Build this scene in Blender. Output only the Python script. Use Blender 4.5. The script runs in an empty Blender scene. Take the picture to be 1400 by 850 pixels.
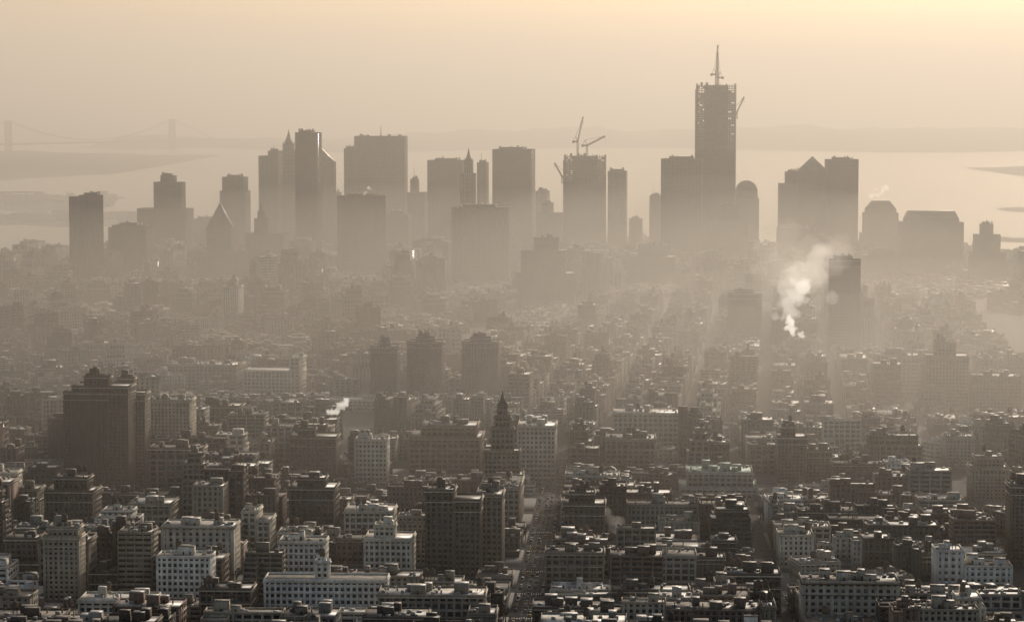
import bpy, math, random, time
import numpy as np
from mathutils import Vector, Matrix, noise
scene=bpy.context.scene
COL=scene.collection
CAMH=320.0; F=3390.0; P=math.atan(284/F)
def at(px,py,D):
    cx=(px-700)/F; cy=(425-py)/F
    dy=math.cos(P)+cy*math.sin(P); dz=-math.sin(P)+cy*math.cos(P)
    return cx/dy*D, CAMH+dz/dy*D

# ---------------------------------------------------------------- mesh builder
BOXF=np.array([[0,3,2,1],[4,5,6,7],[0,1,5,4],[1,2,6,5],[2,3,7,6],[3,0,4,7]])
class MB:
    def __init__(s): s.b=[]; s.v=[]; s.f=[]; s.m=[]
    def box(s,x0,x1,y0,y1,z0,z1,m=0): s.b.append((x0,x1,y0,y1,z0,z1,m))
    def poly(s,vs,fs,m):
        n=len(s.v); s.v+=vs
        for f in fs: s.f.append([i+n for i in f]); s.m.append(m)
    def frus(s,cx,cy,r0,r1,z0,z1,n=10,m=0,rot=0.0,cap=True):
        vs=[]
        for r,z in((r0,z0),(max(r1,.01),z1)):
            for i in range(n):
                a=rot+2*math.pi*i/n; vs.append((cx+r*math.cos(a),cy+r*math.sin(a),z))
        fs=[(i,(i+1)%n,n+(i+1)%n,n+i) for i in range(n)]
        if cap: fs+=[tuple(range(n,2*n)),tuple(reversed(range(n)))]
        s.poly(vs,fs,m)
    def rfr(s,x0,x1,y0,y1,z0,X0,X1,Y0,Y1,z1,m=0):
        vs=[(x0,y0,z0),(x1,y0,z0),(x1,y1,z0),(x0,y1,z0),(X0,Y0,z1),(X1,Y0,z1),(X1,Y1,z1),(X0,Y1,z1)]
        s.poly(vs,[tuple(f) for f in BOXF.tolist()],m)
    def bar(s,p,q,w,m=0,w2=None):
        p=Vector(p);q=Vector(q);d=(q-p)
        if d.length<1e-4: return
        d.normalize(); a=d.orthogonal().normalized()*.5; b=d.cross(a).normalized()*.5
        vs=[tuple(c+e*k) for c,k in((p,w),(q,w2 or w)) for e in(-a-b,a-b,a+b,-a+b)]
        s.poly(vs,[tuple(f) for f in BOXF.tolist()],m)
    def mesh(s,name,mats):
        V=[];L=[];LT=[];M=[];off=0
        if s.b:
            B=np.array(s.b,dtype=float);n=len(B)
            ix=[0,1,1,0,0,1,1,0];iy=[2,2,3,3,2,2,3,3];iz=[4,4,4,4,5,5,5,5]
            v=np.stack([B[:,ix],B[:,iy],B[:,iz]],axis=2).reshape(-1,3);V.append(v)
            f=(np.arange(n)*8)[:,None,None]+BOXF[None];L.append(f.reshape(-1))
            LT.append(np.full(n*6,4));M.append(np.repeat(B[:,6].astype(int),6));off=n*8
        if s.f:
            V.append(np.array(s.v,dtype=float))
            L.append(np.array([i for f in s.f for i in f])+off)
            LT.append(np.array([len(f) for f in s.f]));M.append(np.array(s.m))
        V=np.concatenate(V);L=np.concatenate(L);LT=np.concatenate(LT);M=np.concatenate(M)
        me=bpy.data.meshes.new(name)
        me.vertices.add(len(V));me.vertices.foreach_set('co',V.astype(np.float32).ravel())
        me.loops.add(len(L));me.loops.foreach_set('vertex_index',L.astype(np.int32))
        me.polygons.add(len(LT));ls=np.concatenate([[0],np.cumsum(LT)[:-1]])
        me.polygons.foreach_set('loop_start',ls.astype(np.int32))
        me.polygons.foreach_set('loop_total',LT.astype(np.int32))
        me.polygons.foreach_set('material_index',M.astype(np.int32))
        me.update(calc_edges=True)
        for m in mats: me.materials.append(m)
        return me
def obj(name,me,loc=(0,0,0),rz=0,sc=(1,1,1)):
    o=bpy.data.objects.new(name,me);COL.objects.link(o);o.location=loc;o.rotation_euler=(0,0,rz);o.scale=sc
    return o

# ---------------------------------------------------------------- materials
def newmat(n):
    m=bpy.data.materials.new(n);m.use_nodes=True;nt=m.node_tree
    return m,nt,nt.nodes,nt.links,nt.nodes['Principled BSDF']
def mrange(N,L,src,a,b,c=0,d=1):
    r=N.new('ShaderNodeMapRange');r.inputs[1].default_value=c;r.inputs[2].default_value=d
    r.inputs[3].default_value=a;r.inputs[4].default_value=b;L.new(src,r.inputs[0]);return r.outputs[0]
def math2(N,L,op,a,b):
    r=N.new('ShaderNodeMath');r.operation=op
    for i,x in enumerate((a,b)):
        if isinstance(x,(int,float)): r.inputs[i].default_value=x
        else: L.new(x,r.inputs[i])
    return r.outputs[0]
def wallmat(n,c1,c2,rough=.85,lo=.62,hi=1.3):
    m,nt,N,L,B=newmat(n)
    oi=N.new('ShaderNodeObjectInfo');tc=N.new('ShaderNodeTexCoord')
    mx=N.new('ShaderNodeMix');mx.data_type='RGBA';mx.inputs[6].default_value=(*c1,1);mx.inputs[7].default_value=(*c2,1)
    L.new(oi.outputs['Random'],mx.inputs[0])
    wn=N.new('ShaderNodeTexWhiteNoise');wn.noise_dimensions='1D';L.new(math2(N,L,'MULTIPLY',oi.outputs['Random'],97.3),wn.inputs['W'])
    v=mrange(N,L,wn.outputs['Value'],lo,hi)
    no=N.new('ShaderNodeTexNoise');no.inputs['Scale'].default_value=.12;no.inputs['Detail'].default_value=6;L.new(tc.outputs['Object'],no.inputs['Vector'])
    mp=N.new('ShaderNodeMapping');mp.inputs['Scale'].default_value=(.9,.9,.06);L.new(tc.outputs['Object'],mp.inputs[0])
    n2=N.new('ShaderNodeTexNoise');n2.inputs['Scale'].default_value=1;n2.inputs['Detail'].default_value=4;L.new(mp.outputs[0],n2.inputs['Vector'])
    k=math2(N,L,'MULTIPLY',math2(N,L,'MULTIPLY',v,mrange(N,L,no.outputs[0],.7,1.3,.25,.75)),mrange(N,L,n2.outputs[0],.75,1.2,.3,.7))
    vm=N.new('ShaderNodeVectorMath');vm.operation='SCALE';L.new(mx.outputs[2],vm.inputs[0]);L.new(k,vm.inputs['Scale'])
    L.new(vm.outputs[0],B.inputs['Base Color']);B.inputs['Roughness'].default_value=rough
    return m
def glassmat(n,base=(.022,.023,.023),blind=(.26,.23,.19),frac=.18,rough=.15):
    m,nt,N,L,B=newmat(n)
    tc=N.new('ShaderNodeTexCoord');sn=N.new('ShaderNodeVectorMath');sn.operation='SNAP';sn.inputs[1].default_value=(1.7,1.7,1.75)
    L.new(tc.outputs['Object'],sn.inputs[0]);wn=N.new('ShaderNodeTexWhiteNoise');L.new(sn.outputs[0],wn.inputs['Vector'])
    k=mrange(N,L,wn.outputs['Value'],0,1,1-frac,1.0)
    mx=N.new('ShaderNodeMix');mx.data_type='RGBA';mx.inputs[6].default_value=(*base,1);mx.inputs[7].default_value=(*blind,1)
    L.new(k,mx.inputs[0]);L.new(mx.outputs[2],B.inputs['Base Color']);B.inputs['Roughness'].default_value=rough
    return m
def roofmat(n,c,rough=.8,sp=.5):
    m,nt,N,L,B=newmat(n)
    ge=N.new('ShaderNodeNewGeometry');oi=N.new('ShaderNodeObjectInfo')
    no=N.new('ShaderNodeTexNoise');no.inputs['Scale'].default_value=.18;no.inputs['Detail'].default_value=7;L.new(ge.outputs['Position'],no.inputs['Vector'])
    k=math2(N,L,'MULTIPLY',mrange(N,L,no.outputs[0],.45,1.55,.3,.7),mrange(N,L,oi.outputs['Random'],.6,1.4))
    vm=N.new('ShaderNodeVectorMath');vm.operation='SCALE';vm.inputs[0].default_value=c;L.new(k,vm.inputs['Scale'])
    L.new(vm.outputs[0],B.inputs['Base Color']);B.inputs['Roughness'].default_value=rough;B.inputs['Specular IOR Level'].default_value=sp
    return m
W={'red':wallmat('red_brick',(.18,.12,.088),(.24,.168,.13)),
   'brown':wallmat('brown_brick',(.11,.085,.063),(.19,.148,.112)),
   'tan':wallmat('tan_brick',(.31,.262,.20),(.38,.325,.255)),
   'cream':wallmat('cream_terracotta',(.52,.47,.38),(.66,.61,.51),lo=.7,hi=1.12),
   'grey':wallmat('grey_limestone',(.28,.262,.23),(.38,.355,.31)),
   'white':wallmat('white_painted_brick',(.78,.75,.68),(.80,.78,.73),lo=.92,hi=1.0),
   'dark':wallmat('dark_stone',(.07,.06,.048),(.11,.096,.08)),
   'conc':wallmat('concrete',(.22,.205,.18),(.29,.27,.235)),
   'fdark':wallmat('dark_cladding',(.055,.05,.042),(.075,.068,.057)),
   'fmid':wallmat('weathered_masonry',(.11,.10,.082),(.15,.135,.112))}
G=glassmat('window_glass'); GD=glassmat('curtain_glass',(.02,.025,.028),(.12,.11,.1),.15,.08)
GF=glassmat('tower_glass',(.03,.03,.028),(.07,.065,.06),.3,.25)
RT=roofmat('tar_roof',(.075,.07,.06),.55); RS=roofmat('silver_roof',(.48,.46,.42),.48); RG=roofmat('gravel_roof',(.2,.18,.15),.85)
RC=roofmat('copper_green_roof',(.24,.36,.28),.6)
ME=wallmat('galvanised_metal',(.30,.29,.27),(.42,.40,.37),rough=.45)
WD=wallmat('tank_wood',(.11,.08,.055),(.17,.13,.09))
STEEL=wallmat('crane_steel',(.10,.085,.07),(.13,.11,.09),rough=.6)

# ---------------------------------------------------------------- building parts
# slots: 0 wall 1 glass 2 trim 3 roof 4 metal 5 wood
def tier(mb,x0,x1,y0,y1,z0,z1,fh=3.5,bw=3.4,sp=.5,pr=.45,blank=False,dp=.4):
    mb.box(x0+dp,x1-dp,y0+dp,y1-dp,z0,z1-.05,1)
    n=max(1,round((z1-z0)/fh));h=(z1-z0)/n
    for i in range(n): mb.box(x0,x1,y0,y1,z0+i*h,z0+(i+sp)*h,0)
    mb.box(x0,x1,y0,y1,z1-.2*h,z1,0)
    nx=max(1,round((x1-x0)/bw));sx=(x1-x0)/nx;ny=max(1,round((y1-y0)/bw));sy=(y1-y0)/ny
    px=pr*sx;py=pr*sy;e=.07;t=z1-.01
    cw=max(px,.4);ch=max(py,.4)
    for a,b in((x0-e,x0+cw),(x1-cw,x1+e)):
        for c,d in((y0-e,y0+ch),(y1-ch,y1+e)): mb.box(a,b,c,d,z0,t,0)
    e2=.05
    for i in range(1,nx):
        c=x0+i*sx
        mb.box(c-px/2,c+px/2,y0-e2,y0+dp+.03,z0,t,0);mb.box(c-px/2,c+px/2,y1-dp-.03,y1+e2,z0,t,0)
    if blank:
        mb.box(x0-e2,x0+dp+.03,y0+ch,y1-ch,z0,t,0);mb.box(x1-dp-.03,x1+e2,y0+ch,y1-ch,z0,t,0)
    else:
        for i in range(1,ny):
            c=y0+i*sy
            mb.box(x0-e2,x0+dp+.03,c-py/2,c+py/2,z0,t,0);mb.box(x1-dp-.03,x1+e2,c-py/2,c+py/2,z0,t,0)
def course(mb,x0,x1,y0,y1,z,o=.22,h=.55): mb.box(x0-o,x1+o,y0-o,y1+o,z,z+h,2)
def roof(mb,x0,x1,y0,y1,z,par=1.1,corn=False,pm=0):
    mb.box(x0+.25,x1-.25,y0+.25,y1-.25,z-.4,z+.04,3)
    o=.12
    mb.box(x0-o,x1+o,y0-o,y0+.3,z-.35,z+par,pm);mb.box(x0-o,x1+o,y1-.3,y1+o,z-.35,z+par,pm)
    mb.box(x0-o,x0+.3,y0+.3,y1-.3,z-.35,z+par,pm);mb.box(x1-.3,x1+o,y0+.3,y1-.3,z-.35,z+par,pm)
    if corn: mb.box(x0-.7,x1+.7,y0-.7,y1+.7,z-1.1,z-.36,2)
def tank(mb,x,y,z,r=1.9,k=1.0):
    l=3.2*k
    for a in(-1,1):
        for b in(-1,1): mb.box(x+a*r*.65-.15,x+a*r*.65+.15,y+b*r*.65-.15,y+b*r*.65+.15,z,z+l,4)
    mb.box(x-r*.8,x+r*.8,y-r*.8,y+r*.8,z+l-.25,z+l+.05,4)
    mb.frus(x,y,r,r*.96,z+l+.05,z+l+4.0*k,12,5);mb.frus(x,y,r*1.08,.05,z+l+4.0*k,z+l+5.3*k,12,5)
def stuff(mb,x0,x1,y0,y1,z,r,dens=1.0,tk=.35):
    w=x1-x0;d=y1-y0
    if w<5 or d<5: return
    def rp(m): return r.uniform(x0+m,x1-m),r.uniform(y0+m,y1-m)
    for _ in range(1+(r.random()<.6)+(w*d>600)+(w*d>1000)+(w*d>1500)):
        a,b=rp(min(w,d)*.25);s=min(w*.2,r.uniform(1.6,4.6));t=min(d*.2,r.uniform(1.8,4.5));h=r.uniform(2.6,6.5)
        mb.box(a-s,a+s,b-t,b+t,z,z+h,0);mb.box(a-s-.1,a+s+.1,b-t-.1,b+t+.1,z+h,z+h+.25,3)
        mb.box(a-.5,a+.5,b-t-.05,b-t+.2,z,z+2.1,1)
    for _ in range(int(r.uniform(1,6)*dens*max(1,w*d/380))):
        a,b=rp(1.6);s=r.uniform(.5,1.6);mb.box(a-s,a+s,b-s*.8,b+s*.8,z,z+r.uniform(.8,2.3),4)
    for _ in range(r.randint(0,5)):
        a,b=rp(1.2);mb.box(a-.35,a+.35,b-.5,b+.5,z,z+r.uniform(1.5,4.2),0)
    if r.random()<.3:
        a,b=rp(2.2);mb.rfr(a-1.5,a+1.5,b-2,b+2,z,a-.2,a+.2,b-1.8,b+1.8,z+1.2,1)
    if r.random()<.4 and w>8:
        a=r.uniform(x0+1,x0+w*.5);b=r.uniform(y0+2,y1-2);mb.box(a,a+w*.35,b,b+.6,z+.4,z+1.0,4)
    if r.random()<.25:
        a,b=rp(1.2);mb.box(a-.1,a+.1,b-.1,b+.1,z,z+r.uniform(5,10),4)
    if r.random()<tk:
        a,b=rp(2.6);tank(mb,a,b,z,r.uniform(1.5,2.2))
        if r.random()<.25: tank(mb,a+4.3 if a+7<x1 else a-4.3,b,z,1.7)
def rnd_style(r,H):
    k=r.random()
    wl=r.choices(['red','brown','tan','cream','grey','white','dark','conc'],[24,27,19,9,8,3,11,7])[0]
    tr=r.choices([W['cream'],W['grey'],W['tan'],W['brown']],[3,3,3,4])[0]
    rf=r.choices([RT,RS,RG],[5,3,3])[0]
    if k<.5: st=dict(fh=r.uniform(3.4,4.2),bw=r.uniform(3.2,4.6),sp=r.uniform(.42,.55),pr=r.uniform(.42,.6))
    elif k<.82: st=dict(fh=r.uniform(4.0,5.0),bw=r.uniform(4.2,7),sp=r.uniform(.3,.4),pr=r.uniform(.2,.35))
    else: st=dict(fh=3.5,bw=r.uniform(5,8),sp=r.uniform(.45,.55),pr=r.uniform(.08,.2))
    return [W[wl],G,tr,rf,ME,WD],st
def gen(r,w,d,H,mat=None,st=None,blank=None,tk=.25):
    mb=MB();m,s=rnd_style(r,H)
    if mat: m=mat
    if st: s=st
    x0,x1,y0,y1=-w/2,w/2,-d/2,d/2
    if blank is None: blank=r.random()<.5 and w<26
    if H>30 and r.random()<.42 and w>15:
        z=0;k=r.choice([2,3]);hs=[H*.62,H*.85,H] if k==3 else [H*.75,H]
        for i,h in enumerate(hs):
            tier(mb,x0,x1,y0,y1,z,h,**s);roof(mb,x0,x1,y0,y1,h,.9,i==len(hs)-1)
            z=h;q=r.uniform(.08,.18)
            if i<len(hs)-1: x0+=w*q*r.choice([0,1,1]);x1-=w*q*r.uniform(0,1.2);y0+=d*q;y1-=d*q*r.choice([0,1])
        stuff(mb,x0,x1,y0,y1,z,r,1,.4)
    elif r.random()<.26 and w>12 and d>18:
        c=w*r.uniform(.3,.5);tier(mb,x0,x1,y0+d*.45,y1,0,H,**s);roof(mb,x0,x1,y0+d*.45,y1,H)
        h2=H*r.uniform(.5,1.0) if r.random()<.6 else H-.01
        a,b=(x0,x0+c) if r.random()<.5 else (x1-c,x1)
        tier(mb,a+.01,b-.01,y0,y0+d*.45-.15,0,h2,**s);roof(mb,a+.01,b-.01,y0,y0+d*.45-.15,h2)
        mb.box(x0+.2,x1-.2,y0+.2,y0+d*.45,0,4.2,3)
        stuff(mb,x0,x1,y0+d*.45,y1,H,r,1,tk)
    elif r.random()<.2 and w>14:
        c=x0+w*r.uniform(.35,.65);h2=H*r.uniform(.5,.85)
        tier(mb,x0,c-.01,y0,y1,0,H,**s);roof(mb,x0,c-.01,y0,y1,H);tier(mb,c+.15,x1,y0+1,y1-.5,0,h2,**s);roof(mb,c+.15,x1,y0+1,y1-.5,h2)
        stuff(mb,x0,c,y0,y1,H,r,1,tk);stuff(mb,c,x1,y0+1,y1,h2,r,1,tk)
    else:
        tier(mb,x0,x1,y0,y1,0,H,blank=blank,**s);roof(mb,x0,x1,y0,y1,H,r.uniform(.6,1.4),r.random()<.45)
        if r.random()<.5: course(mb,x0,x1,y0,y1,H-s['fh']*r.choice([1,2])-.3)
        stuff(mb,x0,x1,y0,y1,H,r,1,tk)
    return mb,m

# ---------------------------------------------------------------- hero buildings
ST={'apt':dict(fh=3.0,bw=3.2,sp=.52,pr=.5),'loft':dict(fh=4.3,bw=4.6,sp=.38,pr=.3),'off':dict(fh=3.9,bw=3.6,sp=.45,pr=.4),
    'glass':dict(fh=4.1,bw=4.5,sp=.22,pr=.12),
    'far':dict(fh=4.0,bw=3.4,sp=.42,pr=.42),'farv':dict(fh=8,bw=4.2,sp=.2,pr=.5),'farr':dict(fh=4.0,bw=14,sp=.5,pr=.06),'farg':dict(fh=4.1,bw=5,sp=.2,pr=.12)}
FOOT=[]
def hero(name,D,dep,parts,wall='brown',st='off',rf=RT,rot=0,cap=None,glass=None,corn=True,tk=.6,trim='cream',seed=None,mech=False):
    r=random.Random(seed if seed is not None else int(parts[0][0]*31+D))
    mb=MB();s=ST[st];a=math.radians(rot)
    X0=min(at(p[0],p[2],D)[0] for p in parts);X1=max(at(p[1],p[2],D)[0] for p in parts)
    cx=(X0+X1)/2;W0=X1-X0
    sc=max(.35,(W0-dep*abs(math.sin(a)))/math.cos(a)/W0)
    out=[]
    for p in parts:
        xa=(at(p[0],p[2],D)[0]-cx)*sc;xb=(at(p[1],p[2],D)[0]-cx)*sc;H=at(p[0],p[2],D)[1]
        z0=0;ya,yb=-dep/2,dep/2
        for q in out:
            if xa>=q[0]-.01 and xb<=q[1]+.01 and H>q[4] and q[4]>z0:
                z0=q[4];k=max(.45,(xb-xa)/(q[1]-q[0]));m=(q[2]+q[3])/2;hh=(q[3]-q[2])/2*k;ya,yb=m-hh,m+hh
        if len(p)>3: ya,yb=p[3],p[4]
        tier(mb,xa,xb,ya,yb,z0,H,**s);roof(mb,xa,xb,ya,yb,H,1.2,corn)
        if corn and H-z0>18: course(mb,xa,xb,ya,yb,H-s['fh']*2-.3)
        out.append((xa,xb,ya,yb,H))
    q=max(out,key=lambda t:t[4]);xa,xb,ya,yb,H=q
    if cap:
        k,tip=cap[0],at(700,cap[1],D)[1]
        if k=='pyr': mb.rfr(xa,xb,ya,yb,H+.1,(xa+xb)/2-.3,(xa+xb)/2+.3,(ya+yb)/2-.3,(ya+yb)/2+.3,tip,3)
        if k=='chamfer': w=(xb-xa)*cap[2];mb.rfr(xa,xb,ya,yb,H+.1,xa+w,xb-w,ya+w,yb-w,tip,3)
        if k=='dome':
            n=8;rx=(xb-xa)/2;ry=(yb-ya)/2
            for i in range(n):
                t0=i/n*math.pi/2;t1=(i+1)/n*math.pi/2;c0,c1=math.cos(t0),max(.02,math.cos(t1))
                mx,my=(xa+xb)/2,(ya+yb)/2
                mb.rfr(mx-rx*c0,mx+rx*c0,my-ry*c0,my+ry*c0,H+(tip-H)*math.sin(t0),mx-rx*c1,mx+rx*c1,my-ry*c1,my+ry*c1,H+(tip-H)*math.sin(t1),3)
        if k=='spire':
            mx,my=(xa+xb)/2,(ya+yb)/2;w=(xb-xa)/2;h=tip-H
            mb.rfr(mx-w*.8,mx+w*.8,my-w*.8,my+w*.8,H,mx-w*.28,mx+w*.28,my-w*.28,my+w*.28,H+h*.55,3)
            mb.frus(mx,my,w*.3,.2,H+h*.55,tip,8,3)
            for sx in(-1,1):
                for sy in(-1,1): mb.frus(mx+sx*w*.85,my+sy*w*.85,w*.14,.1,H,H+h*.3,6,2)
        if k=='slant': mb.poly([(xa,ya,H),(xb,ya,H),(xb,yb,H),(xa,yb,H),(xa,ya,tip),(xa,yb,tip)],[(0,1,4),(3,5,2),(0,4,5,3),(1,2,5,4),(0,3,2,1)],1)
        if k=='mast':
            mx,my=(xa+xb)/2,(ya+yb)/2;mb.frus(mx,my,1.4,.5,H,tip,6,4)
            for i in range(5): t=xa+(xb-xa)*r.uniform(.1,.9);mb.box(t-3,t+3,-6,6,H,H+r.uniform(3,7),4)
    elif mech:
        w=(xb-xa);d=yb-ya;mb.box(xa+w*.2,xb-w*.25,ya+d*.2,yb-d*.2,H,H+5,0)
        for i in range(6): t=xa+w*r.uniform(.1,.9);u=r.uniform(.8,2.2);mb.box(t-u,t+u,ya+d*.3,ya+d*.5,H,H+r.uniform(4.5,9),4)
        if r.random()<.4: t=xa+w*r.uniform(.3,.7);mb.box(t-.4,t+.4,ya+d*.3,ya+d*.3+.8,H,H+r.uniform(14,24),4)
    else: stuff(mb,xa,xb,ya,yb,H,r,1.0,tk)
    me=mb.mesh(name,[W[wall],glass or G,W[trim],rf,ME,WD])
    obj(name,me,(cx,D+dep/2,0),-a)
    FOOT.append((cx,D+dep/2,W0/2+3,dep/2+4+W0/2*abs(math.sin(a))))
# foreground
hero('apartment_tower',2000,30,[(86,150,537),(98,178,529),(112,148,517)],'brown','apt',rot=3)
hero('apartment_tower',2036,22,[(156,200,538),(158,182,518)],'brown','apt',rot=3)
hero('setback_apartment_tower',1550,18,[(58,110,735),(64,108,722)],'tan','apt',rot=3,rf=RG)
hero('loft_building',1625,30,[(0,58,770),(5,52,738)],'brown','off',rot=2)
hero('white_apartment_building',1562,20,[(213,290,762)],'white','off',rot=3,rf=RG,corn=False)
hero('brick_loft_building',1485,22,[(272,345,806)],'brown','loft',rot=2)
hero('cream_loft_building',1480,26,[(106,212,822)],'cream','loft',rot=2,rf=RS)
hero('brick_warehouse',1730,46,[(240,328,722)],'red','loft',rot=2,rf=RT)
hero('white_apartment_building',1650,24,[(380,446,742)],'white','off',rot=3,rf=RG)
hero('white_apartment_building',1642,30,[(497,566,738),(510,540,722)],'cream','off',rot=3,rf=RS)
hero('mansard_apartment_house',1502,22,[(360,530,794),(430,450,770,-6,0)],'white','off',rot=2,rf=RG,tk=1)
hero('department_store',1456,28,[(516,665,815)],'tan','loft',rot=2,rf=RS,tk=1)
hero('brick_office_block',1655,26,[(581,622,671),(622,660,684)],'brown','off',rot=3,tk=1)
hero('cream_office_block',1690,34,[(650,690,678)],'tan','off',rot=3,tk=1)
hero('arched_office_building',1605,26,[(745,828,757)],'tan','loft',rot=2,rf=RT)
hero('brick_loft_building',1482,26,[(728,868,832)],'brown','loft',rot=2,rf=RS)
hero('balcony_apartment_building',1530,24,[(994,1070,786)],'dark','loft',rot=2)
hero('brick_apartment_building',1505,22,[(836,945,808)],'brown','apt',rot=2)
hero('ornate_spired_tower',1940,26,[(653,716,650),(661,711,618),(671,703,588),(676,698,572),(680,694,556)],'tan','off',rot=0,rf=RT,cap=('spire',536),trim='tan')
hero('concert_hall_building',1850,70,[(655,717,668)],'tan','loft',rot=3,rf=RG,tk=1)
hero('white_office_tower',2055,22,[(470,531,680),(485,531,602)],'cream','off',rot=3,rf=RG)
hero('brick_office_tower',2085,30,[(396,462,598),(405,430,588)],'brown','off',rot=3)
hero('university_library',2120,60,[(559,662,600),(575,655,585)],'red','loft',rot=3,rf=RT,tk=.2,trim='tan')
hero('white_office_building',2075,44,[(707,763,584)],'cream','off',rot=3,rf=RS)
hero('stone_office_building',2120,46,[(828,900,602)],'tan','loft',rot=3,rf=RT)
hero('white_loft_building',2260,40,[(838,938,566)],'cream','loft',rot=4,rf=RS)
hero('green_roofed_hall',1985,50,[(930,1040,668),(940,1034,648)],'grey','loft',rot=3,rf=RC,tk=0)
hero('domed_hall',1990,26,[(812,856,672),(818,850,664)],'brown','loft',rot=3,cap=('dome',640),corn=True)
hero('brick_apartment_tower',2050,30,[(1063,1106,598),(1070,1090,585)],'brown','apt',rot=3,tk=1)
hero('brick_apartment_tower',2080,26,[(1090,1140,616)],'red','apt',rot=3,tk=1)
hero('brick_apartment_tower',1985,26,[(1328,1382,640),(1335,1375,626)],'tan','apt',rot=3,tk=1)
hero('apartment_building',2160,26,[(1293,1335,598)],'grey','apt',rot=3)
hero('corner_apartment_tower',1700,24,[(1382,1430,665)],'brown','apt',rot=3)
hero('white_brick_apartment_building',2100,30,[(200,262,548)],'tan','apt',rot=3)
hero('stone_loft_building',2140,30,[(330,372,605)],'tan','loft',rot=3)
hero('apartment_building',2230,34,[(268,330,556)],'brown','loft',rot=3)
hero('brick_apartment_tower',2250,34,[(0,52,600)],'dark','apt',rot=3)
hero('white_loft_building',1760,30,[(330,352,700),(352,372,712)],'cream','loft',rot=3)
hero('loft_building',1800,36,[(175,236,690)],'tan','loft',rot=3,rf=RS)
hero('brick_loft_building',1720,34,[(866,960,740)],'red','loft',rot=3,rf=RS)
hero('apartment_building',1640,24,[(1085,1150,770)],'tan','off',rot=-10,rf=RS)
hero('apartment_building',1600,24,[(1180,1250,790)],'tan','off',rot=-14,rf=RG)
hero('brick_apartment_building',1560,26,[(1290,1400,812)],'brown','apt',rot=-8,rf=RS)
hero('setback_loft_building',1800,30,[(60,130,672),(72,120,655)],'brown','off',rot=3)
hero('setback_loft_building',1840,34,[(395,460,668),(405,445,656)],'brown','loft',rot=3,rf=RS)
hero('cream_loft_building',1790,34,[(470,540,700)],'cream','loft',rot=3,rf=RS)
hero('setback_loft_building',1750,30,[(770,830,690),(778,815,676)],'brown','off',rot=3,tk=1)
# middle distance
for a,b,y in((506,546,474),(556,607,468),(631,684,468)):
    hero('concrete_apartment_tower',2600+ (a%7)*6,22,[(a,b,y),(a+12,b-12,y-5)],'dark','apt',rot=6,mech=True)
hero('industrial_loft_building',2750,50,[(222,330,500)],'tan','loft',rot=6,rf=RS)
hero('white_loft_building',2690,40,[(332,415,508),(400,415,490)],'cream','loft',rot=6,rf=RS)
hero('long_white_loft_building',2560,30,[(410,600,548)],'cream','loft',rot=4,rf=RS)
hero('office_block',2600,40,[(1266,1330,488),(1280,1312,470)],'grey','off',rot=6)
hero('office_block',2550,40,[(1330,1402,516)],'grey','off',rot=6)
hero('office_block',2700,40,[(1198,1262,487)],'grey','loft',rot=6)
hero('slab_hotel_tower',3200,22,[(1134,1179,356)],'fdark','glass',rot=6,mech=True,glass=GF)
hero('hazy_office_tower',3300,30,[(995,1045,401)],'fmid','off',rot=6,mech=True)
hero('boiler_house',3080,20,[(1074,1110,470)],'dark','loft',rot=6,mech=True)
hero('terraced_white_tower',3500,30,[(302,330,392),(308,324,384)],'cream','apt',rot=8)
hero('apartment_slab',3450,26,[(270,304,436)],'cream','apt',rot=8)
hero('apartment_slab',3480,26,[(326,352,430)],'grey','apt',rot=8)
hero('apartment_tower',3800,30,[(530,565,384)],'fmid','off',rot=8,mech=True)
hero('housing_slab',4050,24,[(10,62,378)],'brown','apt',rot=-6)
hero('housing_slab',4080,24,[(62,96,371)],'brown','apt',rot=10)
hero('housing_slab',3900,24,[(206,262,388)],'brown','apt',rot=6)
hero('stepped_telephone_building',3950,60,[(706,788,374),(712,776,343),(730,765,327)],'fdark','off',rot=4,trim='fmid')
hero('stepped_office_building',4300,60,[(860,926,352),(873,915,336)],'fdark','off',rot=4,trim='fmid')
hero('loft_building',3600,40,[(440,500,420),(455,480,408)],'brown','off',rot=8)
hero('loft_building',3300,40,[(930,990,470)],'fmid','off',rot=8)
hero('loft_building',3200,40,[(800,850,478)],'fmid','off',rot=8)
hero('apartment_tower',3400,30,[(180,208,440)],'brown','off',rot=8)
hero('apartment_tower',3350,30,[(395,428,452)],'dark','off',rot=8)
hero('loft_building',3000,40,[(90,150,470)],'brown','off',rot=-12)
hero('apartment_tower',3700,28,[(236,266,400)],'dark','off',rot=8,mech=True)
hero('apartment_tower',3650,30,[(356,392,398)],'dark','off',rot=8,mech=True)
hero('office_building',3700,34,[(575,612,408)],'dark','off',rot=8,mech=True)
hero('apartment_tower',3900,28,[(118,150,388)],'dark','off',rot=-8,mech=True)
hero('office_building',3750,34,[(640,690,425)],'fmid','off',rot=8,mech=True)
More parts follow.
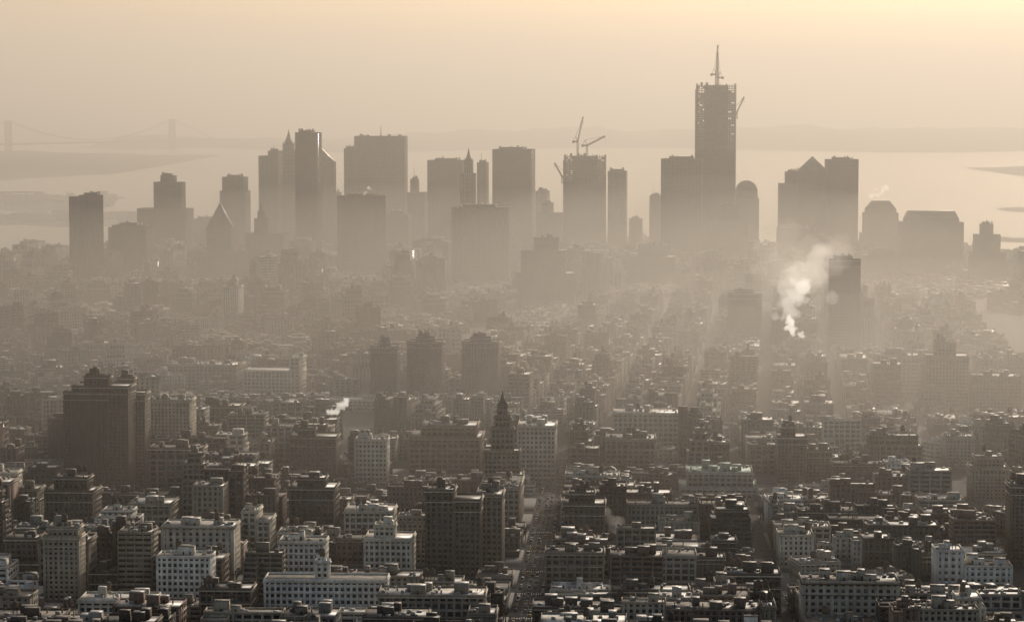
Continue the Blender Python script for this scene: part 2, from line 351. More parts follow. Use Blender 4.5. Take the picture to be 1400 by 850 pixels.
# downtown skyline
FAR=[
('apartment_tower',4200,24,[(92,108,270),(106,140,268)],'d','farv',-8,None),
('court_building',4300,40,[(147,206,312),(152,200,309)],'d','far',10,None),
('municipal_office_building',4700,40,[(186,262,286),(209,252,250),(218,240,241)],'t','far',12,None),
('pyramid_roofed_courthouse',4500,40,[(268,332,345),(281,318,312)],'t','far',10,('pyr',277)),
('office_tower',5000,40,[(300,340,262),(303,337,243)],'t','far',10,None),
('municipal_tower',4550,40,[(335,392,320),(346,366,300),(350,360,292)],'t','far',8,('spire',276)),
('office_tower',5200,40,[(353,384,214),(368,384,207)],'d','farv',8,None),
('ornate_bank_tower',5300,40,[(366,410,228),(374,406,207),(386,402,199)],'t','farv',6,('spire',177)),
('apartment_skyscraper',4700,36,[(403,438,182)],'d','farg',14,None),
('slant_topped_tower',5300,32,[(438,458,222)],'t','farg',6,('slant',204)),
('office_tower',5350,36,[(470,488,204)],'t','far',6,None),
('steel_office_tower',5400,50,[(484,556,187)],'t','farv',4,('mast',172)),
('office_tower',5500,36,[(440,466,264)],'t','far',4,None),
('concrete_slab_tower',4600,40,[(459,527,269)],'d','farv',-10,None),
('office_tower',4900,40,[(526,562,293)],'t','far',8,None),
('office_tower',5300,40,[(556,584,264),(560,572,246)],'t','far',8,None),
('office_tower',5200,44,[(584,636,220)],'d','farv',8,None),
('gothic_skyscraper',4700,30,[(617,662,300),(629,651,238),(634,647,222)],'t','farv',6,('spire',202)),
('office_tower',5100,36,[(652,668,223)],'t','far',8,None),
('windowless_telephone_tower',4400,50,[(617,698,284)],'d','farv',4,None),
('black_steel_tower',5000,50,[(673,732,205)],'d','farr',12,None),
('office_tower',5000,40,[(734,770,292),(740,757,278)],'t','far',8,None),
('office_tower',5000,40,[(831,859,235)],'t','farr',8,None),
('office_tower',5200,40,[(860,880,300)],'t','far',8,None),
('office_tower',5200,40,[(888,906,268)],'t','far',8,None),
('glass_office_tower',4750,44,[(904,964,218)],'t','farg',10,None),
('stepped_telephone_building',4650,50,[(956,1042,330),(970,1026,303),(985,1012,282)],'d','far',8,None),
('domed_office_tower',4900,44,[(1006,1038,272),(1008,1036,262)],'t','far',0,('dome',247)),
('office_tower',4500,40,[(1040,1064,346)],'t','far',8,None),
('office_tower',4700,40,[(1062,1112,312)],'t','far',8,None),
('setback_office_tower',4950,46,[(1064,1098,252),(1074,1096,236)],'d','far',6,None),
('pyramid_topped_tower',4900,46,[(1092,1133,235)],'d','far',0,('pyr',214)),
('office_tower',4880,40,[(1131,1174,219)],'d','farr',0,None),
('office_block',4500,50,[(1178,1234,350),(1190,1225,344)],'d','far',4,None),
('domed_office_tower',4900,44,[(1179,1232,320),(1183,1229,292),(1186,1226,286)],'d','far',0,('chamfer',275,.2)),
('trapezoid_roofed_tower',4600,60,[(1235,1318,305),(1241,1312,300)],'d','far',0,('chamfer',289,.07)),
('setback_apartment_tower',4450,40,[(1327,1378,345),(1333,1371,322),(1342,1361,308)],'d','far',6,None),
('office_tower',4800,40,[(206,232,330)],'t','far',8,None),
('office_tower',4600,40,[(395,430,330)],'t','far',8,None),
('office_tower',4500,40,[(564,617,330)],'t','far',8,None),
('office_tower',4550,40,[(1290,1330,370)],'d','far',8,None),
('office_tower',4700,40,[(788,832,335)],'d','far',8,None),
('office_tower',4400,40,[(228,262,345),(234,250,338)],'d','far',8,None),
('office_tower',4450,40,[(366,398,352)],'d','far',8,None),
('office_tower',4300,40,[(440,462,372)],'t','far',8,None),
('office_tower',4650,40,[(1100,1140,325)],'d','far',8,None),
('office_tower',5300,40,[(262,300,300)],'t','far',8,None),
('office_tower',5250,40,[(732,752,262)],'t','far',8,None),
]
for n,D,dep,parts,wl,st,rot,cap in FAR:
    wl={'d':'fdark','t':'fmid'}[wl]
    hero(n,D,dep,parts,wl,st,rot=rot,cap=cap,corn=False,glass=GF,mech=(cap is None),trim=wl)

# ---------------------------------------------------------------- construction towers + cranes
def lattice(mb,p,q,w,n,t,m=0):
    p=Vector(p);q=Vector(q);d=(q-p).normalized();a=d.orthogonal().normalized()
    if abs(d.z)>.9: a=Vector((1,0,0))-d*d.x; a.normalize()
    b=d.cross(a);c=[(-a-b)*w/2,(a-b)*w/2,(a+b)*w/2,(-a+b)*w/2]
    for k in c: mb.bar(p+k,q+k,t,m)
    for i in range(n):
        u=p.lerp(q,i/n);v=p.lerp(q,(i+1)/n)
        for j in range(4): mb.bar(u+c[j],v+c[(j+1)%4],t*.7,m)
def crane(name,x,y,zb,hm,jl,ang,az):
    mb=MB();lattice(mb,(0,0,0),(0,0,hm),3.2,int(hm/5)+1,.7)
    a=math.radians(ang);z=math.radians(az);dx,dy=math.cos(z),math.sin(z)
    j=Vector((dx*math.cos(a)*jl,dy*math.cos(a)*jl,hm+math.sin(a)*jl))
    lattice(mb,(0,0,hm+1),j,2.0,int(jl/5),.65)
    mb.bar((0,0,hm+1),(-dx*9,-dy*9,hm+1),2.2);mb.box(-dx*9-2,-dx*9+2,-dy*9-2,-dy*9+2,hm-2,hm+3)
    top=Vector((-dx*4,-dy*4,hm+12));mb.bar((0,0,hm+1),top,.8);mb.bar((-dx*9,-dy*9,hm+1),top,.5);mb.bar(top,j,.4)
    mb.bar(j,(j.x,j.y,j.z-jl*.35),.3);mb.box(2*dy-1.3,2*dy+1.3,-2*dx-1.3,-2*dx+1.3,hm-.5,hm+2.3)
    obj(name,mb.mesh(name,[STEEL]),(x,y,zb))
def construction(name,D,x0,x1,yt,yclad,dep,rot,seed):
    r=random.Random(seed);mb=MB()
    X0,H=at(x0,yt,D);X1=at(x1,yt,D)[0];Hc=at(x0,yclad,D)[1];w=X1-X0;cx=(X0+X1)/2
    a=math.radians(rot);w=(w-dep*math.sin(a))/math.cos(a)
    tier(mb,-w/2,w/2,-dep/2,dep/2,0,Hc,**ST['farg'])
    fl=int((H-Hc)/4.2)
    mb.box(-w*.3,w*.3,-dep*.3,dep*.3,Hc,H+2,6)
    n=12
    for i in range(fl+1):
        z=Hc+i*(H-Hc)/fl;mb.box(-w/2,w/2,-dep/2,dep/2,z-.6,z+.35,6)
        if i<fl:
            for k in range(n):
                if r.random()<.92-.4*(i/fl)**3:
                    u=-w/2+k*w/n;mb.box(u+.1,u+w/n-.1,-dep/2+1.2,-dep/2+1.6,z+.36,z+3.4,0)
                if r.random()<.85-.4*(i/fl)**3:
                    u=-dep/2+k*dep/n
                    for s in(-1,1): mb.box(s*(w/2-1.4)-.2,s*(w/2-1.4)+.2,u+.1,u+dep/n-.1,z+.36,z+3.4,0)
    for i in range(n+1):
        for j in(-1,1):
            e=H+r.uniform(1,6)
            u=-w/2+.6+i*(w-1.2)/n;mb.box(u-.5,u+.5,j*(dep/2-.5)-.5,j*(dep/2-.5)+.5,Hc,e,4)
            u=-dep/2+.8+i*(dep-1.6)/n;mb.box(j*(w/2-.8)-.5,j*(w/2-.8)+.5,u-.5,u+.5,Hc,e,4)
    for i in range(5):
        u=r.uniform(-w*.4,w*.4);mb.box(u-2,u+2,-4,4,H,H+r.uniform(3,8),4)
    mb.box(-w/2-2.4,-w/2-.2,-dep*.3,-dep*.3+3,0,H-6,4)
    obj(name,mb.mesh(name,[W['fdark'],GF,ME,RT,STEEL,WD,W['dark']]),(cx,D+dep/2,0),-a)
    FOOT.append((cx,D+dep/2,w/2+10,dep/2+10))
    return cx,H
cx1,H1=construction('skyscraper_under_construction',4850,952,1010,118,206,56,8,3)
cx2,H2=construction('office_tower_under_construction',5000,771,830,215,250,46,6,5)
x,_=at(980,118,4850);crane('tower_crane',x,4868,H1,22,58,87,0)
x,_=at(984,118,4850);crane('tower_crane',x,4890,H1,16,50,89,180)
x,z=at(1009,160,4850);crane('tower_crane',x+2,4905,z-4,10,36,66,0)
x,_=at(790,215,5000);crane('tower_crane',x,5015,H2,30,52,78,0)
x,_=at(803,215,5000);crane('tower_crane',x,5030,H2,22,42,28,0)
x,z=at(771,250,5000);crane('tower_crane',x-3,5010,z-2,12,34,62,180)

# ---------------------------------------------------------------- generic city fabric
def inpoly(x,y,p):
    c=False;j=len(p)-1
    for i in range(len(p)):
        if (p[i][1]>y)!=(p[j][1]>y) and x<(p[j][0]-p[i][0])*(y-p[i][1])/(p[j][1]-p[i][1])+p[i][0]: c=not c
        j=i
    return c
LAND=[(-1700,-600),(-1650,3600),(-1350,4250),(-980,4600),(-880,4900),(-720,5300),(-420,5750),(-100,5950),(200,5950),(430,5700),(650,5350),(930,4950),(950,4450),(905,4250),(930,4080),(1020,3900),(1250,3300),(1500,-600)]
# low-rise neighbourhoods (height limits on the ground in front of the landmark buildings)
KEEP=[(80,205,2000,675),(578,692,1650,785),(208,292,1562,825),(650,720,1850,735),(480,534,2050,690),(555,666,2120,655),(704,766,2075,670),(825,940,2120,648),(926,1043,1985,688),(1060,1142,2050,680),(500,690,2600,545),(1125,1185,3200,482),(990,1050,3300,480),(702,792,3950,445),(612,702,4400,402),(455,530,4600,385),(88,208,4200,385),(1232,1322,4600,400),(1322,1382,4450,402),(900,1014,4750,345),(56,112,1550,840),(355,532,1502,838),(742,830,1605,800),(198,264,2100,600),(1040,1118,3060,484),(266,354,3450,470),(526,568,3800,450),(392,464,2085,650),(376,448,1650,785),(495,568,1640,785),(1326,1384,1985,700),(1176,1236,4500,392),(215,420,2690,548),(1195,1402,2550,570),(262,335,4500,385),(856,930,4300,400),(232,268,3700,440),(354,430,3350,490),(572,614,3700,450),(115,152,3900,430),(58,132,1800,720),(392,462,1840,725),(468,542,1790,735),(768,832,1750,735)]
def cap_h(x,y,w,H):
    px=700+x/y*F;hw=w/2/y*F
    for a,b,D,v in KEEP:
        if y<D and a-hw<px<b+hw: H=min(H,at(px,v,y)[1])
    if y>4000: H=min(H,at(px,R.uniform(330,352),y)[1])
    return H
def free(x,y,hw,hd):
    for a,b,c,d in FOOT:
        if abs(x-a)<c+hw and abs(y-b)<d+hd: return False
    return True
R=random.Random(77)
LIB=[]
for k in range(160):
    H=[R.uniform(11,20),R.uniform(16,28),R.uniform(26,48),R.uniform(45,95)][(k%10>4)+(k%10>6)+(k%10>8)] if k<140 else R.uniform(50,110)
    w=R.uniform(8,32) if H<30 else R.uniform(18,44);d=R.uniform(22,34)
    mb,m=gen(R,w,d,H);LIB.append((w,d,H,mb.mesh('building_mesh',m)))
def nm(H,r): return 'tenement_building' if H<18 else r.choice(['brick_apartment_building','loft_building','walk_up_building']) if H<32 else r.choice(['office_building','apartment_block'])
def put(x,y,w,d,H,rz,unique):
    if abs(x)>.245*y+30 or not inpoly(x,y,LAND) or not free(x,y,w/2*.85,d/2*.85): return
    H=max(7,cap_h(x,y,max(w,d)*.7,H))
    if unique:
        mb,m=gen(R,w,d,H,tk=.36 if H>12 else 0);obj(nm(H,R),mb.mesh('building',m),(x,y,.15),rz)
    else:
        c=min(R.sample(LIB,16),key=lambda l:abs(math.log(l[0]/w))*1.0+abs(math.log(l[2]/H))*2)
        obj(nm(c[2],R),c[3],(x,y,.15),rz+(math.pi if R.random()<.5 else 0),(w/c[0],d/c[1],min(1.2,max(.6,H/c[2]))))
BLK=[]
def clus(x,y,s=260): return noise.noise(Vector((x/s,y/s,3.3)))
def height(x,y):
    px=700+x/y*F;q=R.random();k=clus(x,y)
    if y<1600: return min(R.gauss(22,7),320-.2092*y+14) if q<.85 else R.uniform(26,36)
    if y<2450:
        if px>1010: return max(9,R.gauss(17,6)+k*12) if q<.88 else R.uniform(26,44)
        if px<620: return max(11,R.gauss(26,11)+k*20) if q<.84 else R.uniform(38,62)
        return max(11,R.gauss(23,9)+k*14) if q<.88 else R.uniform(32,48)
    if y<3900:
        if 640<px<1000: return max(12,R.gauss(22,7)+k*18) if q<.92 else R.uniform(30,48)
        return max(10,R.gauss(18,8)+k*18) if q<.85 else R.uniform(30,62)
    return max(16,R.gauss(32,14)+k*30) if q<.75 else R.uniform(45,95)
def zone(th,us,aw,vs,sw,cond,unique,lot,tall=None):
    t=math.radians(th);c,s=math.cos(t),math.sin(t)
    for i in range(len(us)-1):
        for j in range(len(vs)-1):
            a,b=us[i]+aw/2,us[i+1]-aw/2;e,f=vs[j]+sw/2,vs[j+1]-sw/2
            if th==2.7:
                if abs(us[i]+63)<1: a=us[i]+11
                if abs(us[i+1]+63)<1: b=us[i+1]-11
            cx,cy=(a+b)/2*c+(e+f)/2*s,-(a+b)/2*s+(e+f)/2*c
            if cy<1000 or abs(cx)>.245*cy+220 or not cond(cx,cy) or not inpoly(cx,cy,LAND): continue
            BLK.append((a,b,e,f,t))
            hz=b-a>=f-e
            p0,p1=(a+2.5,b-2.5) if hz else (e+3,f-3)
            q0,q1=(e+3,f-3) if hz else (a+2.5,b-2.5)
            for row in(0,1):
                u=p0
                while u<p1-6:
                    w=min(R.uniform(*lot) if R.random()<.75 else R.uniform(lot[1],lot[1]*1.7),p1-u)
                    if p1-u-w<7: w=p1-u
                    dd=(q1-q0)/2-R.uniform(0,7);v=q0+dd/2 if row==0 else q1-dd/2
                    uu,vv=(u+w/2,v) if hz else (v,u+w/2)
                    x,y=uu*c+vv*s,-uu*s+vv*c
                    H=height(x,y)
                    if tall: H=tall(uu,vv,H)
                    put(x,y,w-.15,dd,H,-t+(0 if hz else math.pi/2),unique);u+=w
usA=[-63-190*4+20,-63-190*3-25,-63-190*2+15,-63-190,-63,95,262]
vsA=[1300+78*i for i in range(14)]
def tallA(u,v,H):
    if -110<u<-60 and 1600<v<2050: return R.uniform(36,44)
    if -70<u<-20 and 1640<v<2000: return R.uniform(20,32)
    return H
inA=lambda x,y:y<2280 and (x-y*.0471)<265
zone(2.7,usA,13,vsA,14,inA,True,(14,44),tallA)
zone(-24,[-700+88*k for k in range(40)],10,[900+66*k for k in range(36)],11,lambda x,y:1380<y<2330 and (x-y*.0471)>300,True,(11,30))
usB=[-7+76*k for k in range(-5,6)]
vsB=[2330+140*i for i in range(12)]
bx=lambda x,y:x-y*.1045
zone(6,usB,11,vsB,13,lambda x,y:2290<y<4020 and -400<bx(x,y)<330,False,(11,34))
zone(-17,[-2400+84*k for k in range(60)],10,[1900+128*i for i in range(24)],12,lambda x,y:2310<y<4020 and bx(x,y)<-445,False,(10,32))
zone(-22,[-1400+80*k for k in range(60)],10,[1500+120*i for i in range(30)],12,lambda x,y:2350<y<4020 and bx(x,y)>385,False,(10,30))
zone(24,[-3400+88*k for k in range(50)],13,[3000+92*i for i in range(40)],12,lambda x,y:y>4040,False,(22,46))

# pavements
PV,nt,N,L,B=newmat('pavement_concrete');B.inputs['Base Color'].default_value=(.20,.19,.175,1);B.inputs['Roughness'].default_value=.9
pm=MB()
for a,b,e,f,t in BLK:
    c,s=math.cos(t),math.sin(t)
    pts=[(a,e),(b,e),(b,f),(a,f)];w=[(u*c+v*s,-u*s+v*c) for u,v in pts]
    pm.poly([(x,y,0.0) for x,y in w]+[(x,y,.15) for x,y in w],[tuple(q) for q in BOXF.tolist()[1:]],0)
obj('pavement',pm.mesh('pavement',[PV]))
AS=roofmat('asphalt',(.05,.05,.048),.85,.3)
def slab(name,poly,z0,z1,mat):
    mb=MB();n=len(poly);vs=[(x,y,z0) for x,y in poly]+[(x,y,z1) for x,y in poly]
    mb.poly(vs,[tuple(range(n,2*n))]+[(i,(i+1)%n,n+(i+1)%n,n+i) for i in range(n)],0);return obj(name,mb.mesh(name,[mat]))
slab('ground',LAND,-3,0,AS)
PT,nt,N,L,B=newmat('road_paint');B.inputs['Base Color'].default_value=(.75,.74,.7,1)
mk=MB();t=math.radians(2.7);c,s=math.cos(t),math.sin(t)
def uv(u,v): return (u*c+v*s,-u*s+v*c)
for uo in(-63-3.4,-63+.1,-63+3.6):
    v=1300
    while v<2300:
        p=[uv(uo-.08,v),uv(uo+.08,v),uv(uo+.08,v+3),uv(uo-.08,v+3)];mk.poly([(x,y,.004) for x,y in p],[(0,1,2,3)],0);v+=9
for k in range(13):
    for w in range(12):
        v=1300+78*k-11.5;u=-63-9+w*1.5;p=[uv(u,v),uv(u+.5,v),uv(u+.5,v+3),uv(u,v+3)];mk.poly([(x,y,.004) for x,y in p],[(0,1,2,3)],0)
obj('road_markings',mk.mesh('road_markings',[PT]))

# vehicles
def carmesh(name,col,L=4.6,Wd=1.85,h=1.45):
    m,nt,N,Lk,B=newmat(name+'_paint');B.inputs['Base Color'].default_value=(*col,1);B.inputs['Roughness'].default_value=.3
    bk,_,_,_,b2=newmat('tyre');b2.inputs['Base Color'].default_value=(.03,.03,.03,1)
    mb=MB();w=Wd/2
    mb.rfr(-w,w,-L/2,L/2,.35,-w*.97,w*.97,-L/2+.1,L/2-.08,.85,0)
    mb.rfr(-w*.93,w*.93,-L*.33,L*.24,.85,-w*.75,w*.75,-L*.22,L*.1,h-.05,1)
    mb.box(-w*.74,w*.74,-L*.21,L*.09,h-.05,h,0)
    for sx in(-1,1):
        for yy in(-L*.31,L*.31):
            vs=[];n=10
            for xx in(sx*w-.12,sx*w+.03):
                for i in range(n): a=2*math.pi*i/n;vs.append((xx,yy+.33*math.cos(a),.33+.33*math.sin(a)))
            mb.poly(vs,[tuple(range(n)),tuple(range(n,2*n))]+[(i,(i+1)%n,n+(i+1)%n,n+i) for i in range(n)],2)
    return mb.mesh(name,[m,GD,bk])
cars=[('taxi',carmesh('taxi',(.6,.38,.05))),('car',carmesh('car',(.05,.05,.055))),('car',carmesh('car_b',(.6,.6,.58))),('car',carmesh('car_c',(.25,.05,.04))),('delivery_van',carmesh('delivery_van',(.7,.7,.68),6.0,2.1,2.6))]
v=1420
while v<2250:
    for uo,pr in((-63-7.6,.75),(-63-1.6,.45),(-63+1.9,.45),(-63+7.6,.75)):
        if R.random()<pr:
            n,me=R.choice(cars);x,y=uv(uo,v+R.uniform(-2,2));obj(n,me,(x,y,.0),-t)
    v+=9

# bare winter street trees (one mass)
BK,_,_,_,b=newmat('bark_and_twigs');b.inputs['Base Color'].default_value=(.09,.075,.055,1);b.inputs['Roughness'].default_value=.95
tm=MB();r=random.Random(5)
def tree(mb,x,y,h,r):
    mb.bar((x,y,.1),(x,y,h*.4),h*.05,0,h*.03)
    for i in range(7):
        a=r.uniform(0,6.28);l=h*r.uniform(.3,.45);p=Vector((x,y,h*r.uniform(.28,.45)));q=p+Vector((math.cos(a)*l*.75,math.sin(a)*l*.75,l))
        mb.bar(p,q,h*.022,0,h*.006)
        for k in range(12):
            b0=p.lerp(q,r.uniform(.35,1));d=Vector((r.gauss(0,1),r.gauss(0,1),r.gauss(.5,.7)))*h*.085;e=d.orthogonal().normalized()*h*.012
            c1=b0+d;mb.poly([tuple(b0-e),tuple(b0+e),tuple(c1+e*2.5),tuple(c1-e*2.5)],[(0,1,2,3)],0)
n=0
while n<460:
    a,b,e,f,tt=r.choice(BLK);cc,ss=math.cos(tt),math.sin(tt)
    if r.random()<.5: u,v=r.choice((a+.9,b-.9)),r.uniform(e,f)
    else: u,v=r.uniform(a,b),r.choice((e+.9,f-.9))
    x,y=u*cc+v*ss,-u*ss+v*cc
    if y>2500 or y<1400: continue
    if free(x,y,0,0): tree(tm,x,y,r.uniform(9,15),r)
    n+=1
obj('bare_winter_trees',tm.mesh('bare_winter_trees',[BK]))

# ---------------------------------------------------------------- water, far shores, bridge
m,nt,N,L,B=newmat('harbor_water_surface');B.inputs['Base Color'].default_value=(.07,.075,.065,1);B.inputs['Roughness'].default_value=.3
B.inputs['IOR'].default_value=1.6
ge=N.new('ShaderNodeNewGeometry');no=N.new('ShaderNodeTexNoise');no.inputs['Scale'].default_value=.02;no.inputs['Detail'].default_value=5
L.new(ge.outputs['Position'],no.inputs['Vector']);bp=N.new('ShaderNodeBump');bp.inputs['Distance'].default_value=.8;bp.inputs['Strength'].default_value=.3
L.new(no.outputs[0],bp.inputs['Height']);L.new(bp.outputs[0],B.inputs['Normal'])
mb=MB();mb.poly([(-60000,-3000,-2),(60000,-3000,-2),(60000,90000,-2),(-60000,90000,-2)],[(0,1,2,3)],0)
obj('harbor_water',mb.mesh('harbor_water',[m]))
LM=roofmat('distant_woodland',(.05,.05,.038),.9,.1)
def hill(name,pa,pb,D0,D1,H,seed,rough=.35):
    r=random.Random(seed);nx,ny=150,10;mb=MB();vs=[]
    Dm=(D0+D1)/2;xa=(pa-700)/F*Dm;xb=(pb-700)/F*Dm;ph=[r.uniform(0,6.28) for _ in range(6)]
    for j in range(ny+1):
        for i in range(nx+1):
            u=i/nx;v=j/ny
            n=sum(math.sin(u*f+p)/(k+1.5) for k,(f,p) in enumerate(zip((4,9,17,31,57,91),ph)))
            e=min(1,u*9)*min(1,(1-u)*9)*math.sin(math.pi*v)**.7
            edge=math.sin(u*13+ph[0])*.12*(D1-D0)*(1-v)
            z=-2.5+e*H*(.62+.25*n+r.uniform(-.06,.06))
            vs.append((xa+(xb-xa)*u,D0+(D1-D0)*v+edge,z))
    fs=[(j*(nx+1)+i,j*(nx+1)+i+1,(j+1)*(nx+1)+i+1,(j+1)*(nx+1)+i) for j in range(ny) for i in range(nx)]
    mb.poly(vs,fs,0);obj(name,mb.mesh(name,[LM]))
hill('island_shore',-160,205,6500,7050,14,1)
hill('waterfront_peninsula',-260,150,7500,8600,18,2)
hill('distant_shore',-300,232,10500,15500,85,3)
hill('distant_shore',140,470,17500,20500,90,4)
hill('distant_hills',430,1750,17000,24000,190,5)
hill('distant_shore',1345,1800,11000,12500,30,6)
hill('harbor_island',1368,1500,7350,7600,12,7)
hill('harbor_island',1350,1560,5750,5900,9,8)
wm=MB();r=random.Random(9)
for k in range(130):
    px=r.uniform(-120,200);D=r.uniform(6650,6950) if r.random()<.5 else r.uniform(7700,8400)
    if D>7500: px=min(px,140)
    x=(px-700)/F*D;w=r.uniform(8,45);wm.box(x-w,x+w,D,D+r.uniform(15,60),0,r.uniform(10,24),0)
for px in(2,8,30):
    x=(px-700)/F*7600;wm.bar((x-8,7600,0),(x-8,7600,50),3);wm.bar((x+14,7600,0),(x+14,7600,50),3);wm.bar((x-30,7600,48),(x+40,7600,48),3)
obj('waterfront_warehouses',wm.mesh('wh',[W['dark']]))
mb=MB();A=at(11,165,15500);Bt=at(235,162,17000);pa=Vector((A[0],15500,0));pb=Vector((Bt[0],17000,0));d=(pb-pa).normalized();nrm=Vector((-d.y,d.x,0))
HT=211
for p in(pa,pb):
    for sg in(-1,1):
        q=p+nrm*sg*16;mb.bar(q+Vector((0,0,-3)),q+Vector((0,0,HT)),17)
    for z in(60,HT-12): mb.bar(p-nrm*16+Vector((0,0,z)),p+nrm*16+Vector((0,0,z)),16)
L_=(pb-pa).length
mb.bar(pa-d*900+Vector((0,0,64)),pb+d*900+Vector((0,0,64)),9)
for sg in(-1,1):
    pr=None
    for i in range(-12,53):
        u=i/40
        if u<0: z=HT+(HT-66)*(u/.3)
        elif u>1: z=HT-(HT-66)*((u-1)/.3)
        else: z=HT-4*(HT-82)*u*(1-u)
        q=pa+d*L_*u+nrm*sg*15+Vector((0,0,max(z,64)))
        if pr is not None: mb.bar(pr,q,2.4)
        mb.bar(q,(q.x,q.y,62),.6);pr=q
obj('suspension_bridge',mb.mesh('suspension_bridge',[W['fdark']]))
for px,D in((66,4640),(84,4660)):
    x,_=at(px,370,D);mb=MB();mb.rfr(-8,8,-3,3,0,-12,12,-4,4,6,0)
    for k in(-7,0,7):
        mb.bar((k,0,5),(k,0,44-abs(k)),.9,0)
        for z in(20,28,36): mb.bar((k-5,0,z),(k+5,0,z),.6,0)
    mb.bar((12,0,6),(22,0,12),.7);obj('tall_ship',mb.mesh('tall_ship',[STEEL]),(x,D+40,-2))

# ---------------------------------------------------------------- haze volumes
def volmat(n,dens,alb,g,em=0):
    m=bpy.data.materials.new(n);m.use_nodes=True;nt=m.node_tree;N=nt.nodes;L=nt.links;N.clear()
    o=N.new('ShaderNodeOutputMaterial');a=N.new('ShaderNodeAddShader');s=N.new('ShaderNodeVolumeScatter');b=N.new('ShaderNodeVolumeAbsorption')
    s.inputs['Color'].default_value=(*alb,1);s.inputs['Density'].default_value=dens;s.inputs['Anisotropy'].default_value=g
    b.inputs['Color'].default_value=(*alb,1);b.inputs['Density'].default_value=dens
    L.new(s.outputs[0],a.inputs[0]);L.new(b.outputs[0],a.inputs[1]);out=a.outputs[0]
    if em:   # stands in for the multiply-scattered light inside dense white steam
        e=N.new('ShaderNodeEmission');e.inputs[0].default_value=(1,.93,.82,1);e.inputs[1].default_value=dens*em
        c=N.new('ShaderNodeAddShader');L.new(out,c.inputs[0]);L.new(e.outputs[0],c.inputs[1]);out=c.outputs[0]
    L.new(out,o.inputs['Volume']);return m
ALB=(.875,.83,.765)
def layer(x,y0,y1,z1,dens,zb=-30):
    mb=MB();mb.box(-x,x,y0,y1,zb,z1,0);return obj('haze_layer',mb.mesh('haze_layer',[volmat('haze',dens,ALB,.45)]))
layer(40000,1300,80000,1150,1.03e-4)
layer(38000,1420,70000,420,.45e-4,-29)
layer(3600,1800,6600,150,2.4e-4,-28)
def ell(name,x,y,z,rx,ry,rz,dens,n=4,g=.45,alb=(.93,.885,.82)):
    for i in range(n):
        k=(i+1)/n;mb=MB();vs=[];NU,NV=32,14
        for j in range(NV+1):
            for q in range(NU):
                a=2*math.pi*q/NU;b=-math.pi/2+math.pi*j/NV;vs.append((rx*k*math.cos(b)*math.cos(a),ry*k*math.cos(b)*math.sin(a),rz*k*math.sin(b)))
        mb.poly(vs,[(j*NU+q,j*NU+(q+1)%NU,(j+1)*NU+(q+1)%NU,(j+1)*NU+q) for j in range(NV) for q in range(NU)],0)
        obj(name,mb.mesh(name,[volmat('smog',dens/n,alb,g)]),(x,y,z))
ell('smoke_haze',440,2520,20,540,560,140,9e-4,4)
ell('smoke_haze',260,3500,30,450,600,190,4.5e-4,3)

# steam plumes
def plume(name,pts,dens,seed,vox=1.6,g=.66,em=.5):
    r=random.Random(seed);mb=MB()
    for x,y,z,rad,n in pts:
        for k in range(n):
            c=Vector((x+r.gauss(0,rad*.6),y+r.gauss(0,rad*.6),z+r.gauss(0,rad*.5)));q=rad*r.uniform(.35,.85);vs=[]
            for j in range(9):
                for i in range(12):
                    a=2*math.pi*i/12;b=-math.pi/2+math.pi*(j+.02)/8.04
                    vs.append((c.x+q*math.cos(b)*math.cos(a),c.y+q*math.cos(b)*math.sin(a),c.z+q*math.sin(b)))
            mb.poly(vs,[(j*12+i,j*12+(i+1)%12,(j+1)*12+(i+1)%12,(j+1)*12+i) for j in range(8) for i in range(12)]+[tuple(range(11,-1,-1)),tuple(range(96,108))],0)
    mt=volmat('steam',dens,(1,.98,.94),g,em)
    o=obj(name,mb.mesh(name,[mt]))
    rm=o.modifiers.new('r','REMESH');rm.mode='VOXEL';rm.voxel_size=vox
    tx=bpy.data.textures.new('puff','CLOUDS');tx.noise_scale=max(3,vox*6);tx.noise_depth=4
    dm=o.modifiers.new('d','DISPLACE');dm.texture=tx;dm.texture_coords='GLOBAL';dm.strength=vox*5;dm.mid_level=.5
    return o
def path(pp,D):
    out=[]
    for px,py,rad,n in pp:
        x,z=at(px,py,D);out.append((x,D+8,z,rad,n))
    return out
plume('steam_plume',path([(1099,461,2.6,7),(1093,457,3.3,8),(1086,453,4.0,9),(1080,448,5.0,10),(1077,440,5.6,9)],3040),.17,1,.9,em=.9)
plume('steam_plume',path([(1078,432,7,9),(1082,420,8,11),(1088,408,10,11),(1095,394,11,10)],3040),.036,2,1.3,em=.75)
plume('steam_plume',path([(1086,402,13,9),(1098,386,17,11),(1112,370,18,11),(1094,374,15,9),(1072,390,12,7),(1122,356,15,7)],3040),.011,3,1.7,em=.6)
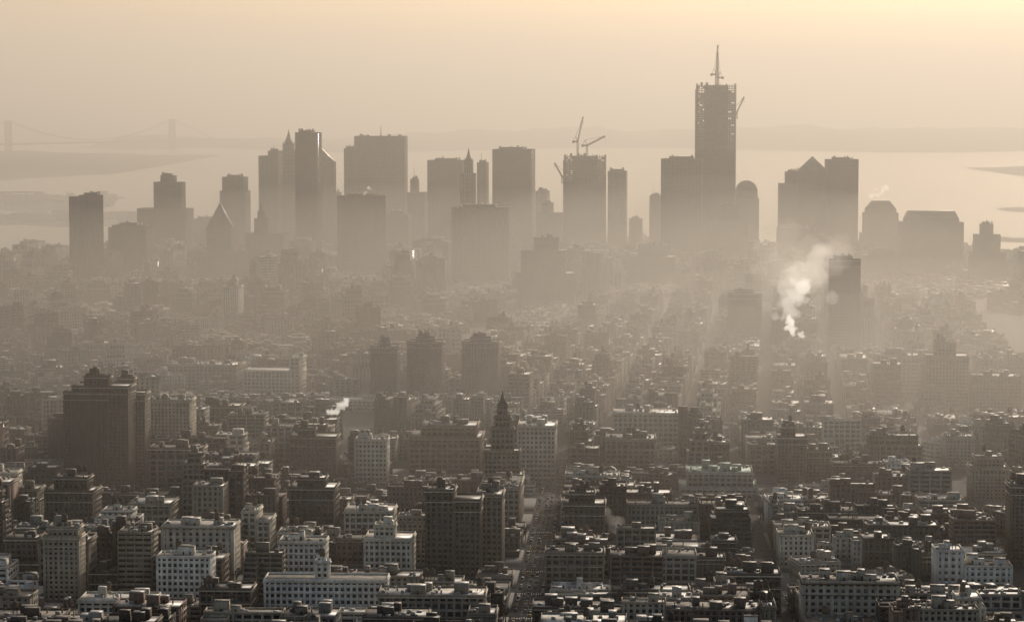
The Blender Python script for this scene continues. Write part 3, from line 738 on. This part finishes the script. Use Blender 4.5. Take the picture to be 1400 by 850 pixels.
plume('steam_plume',path([(1082,392,26,10),(1060,372,26,9),(1106,356,28,10),(1030,380,22,6),(1074,350,26,7)],3060),.002,11,2.6,em=.45)
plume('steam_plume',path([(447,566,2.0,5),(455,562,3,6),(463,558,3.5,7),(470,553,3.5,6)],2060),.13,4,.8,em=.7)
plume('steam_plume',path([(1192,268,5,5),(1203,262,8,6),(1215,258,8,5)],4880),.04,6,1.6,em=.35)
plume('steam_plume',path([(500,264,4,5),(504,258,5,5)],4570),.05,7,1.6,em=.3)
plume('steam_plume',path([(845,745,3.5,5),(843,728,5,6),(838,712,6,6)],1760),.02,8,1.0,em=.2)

# ---------------------------------------------------------------- light, sky, camera
EL,AZ=math.radians(22),math.radians(20)
w=bpy.data.worlds.new('World');scene.world=w;w.use_nodes=True;N=w.node_tree.nodes;L=w.node_tree.links
sk=N.new('ShaderNodeTexSky');sk.sky_type='NISHITA';sk.sun_disc=False;sk.sun_elevation=EL;sk.sun_rotation=AZ;sk.dust_density=3.5;sk.air_density=1.0
vm=N.new('ShaderNodeVectorMath');vm.operation='MULTIPLY';vm.inputs[1].default_value=(1.0,.895,.785)
L.new(sk.outputs[0],vm.inputs[0]);L.new(vm.outputs[0],N['Background'].inputs[0]);N['Background'].inputs[1].default_value=.10
sd=Vector((math.sin(AZ)*math.cos(EL),math.cos(AZ)*math.cos(EL),math.sin(EL)))
sl=bpy.data.lights.new('sun','SUN');sl.energy=2.65;sl.angle=math.radians(.5);sl.color=(1,.915,.80)
so=bpy.data.objects.new('sun',sl);COL.objects.link(so);so.rotation_euler=sd.to_track_quat('Z','Y').to_euler();so.location=(0,0,900)
cd=bpy.data.cameras.new('camera');cam=bpy.data.objects.new('camera',cd);COL.objects.link(cam)
cd.sensor_width=36;cd.lens=36*F/1400;cd.clip_start=1;cd.clip_end=200000
cam.location=(0,0,CAMH);cam.rotation_euler=(math.pi/2-P,0,0);scene.camera=cam
scene.view_settings.view_transform='Standard';scene.view_settings.look='None';scene.view_settings.exposure=0
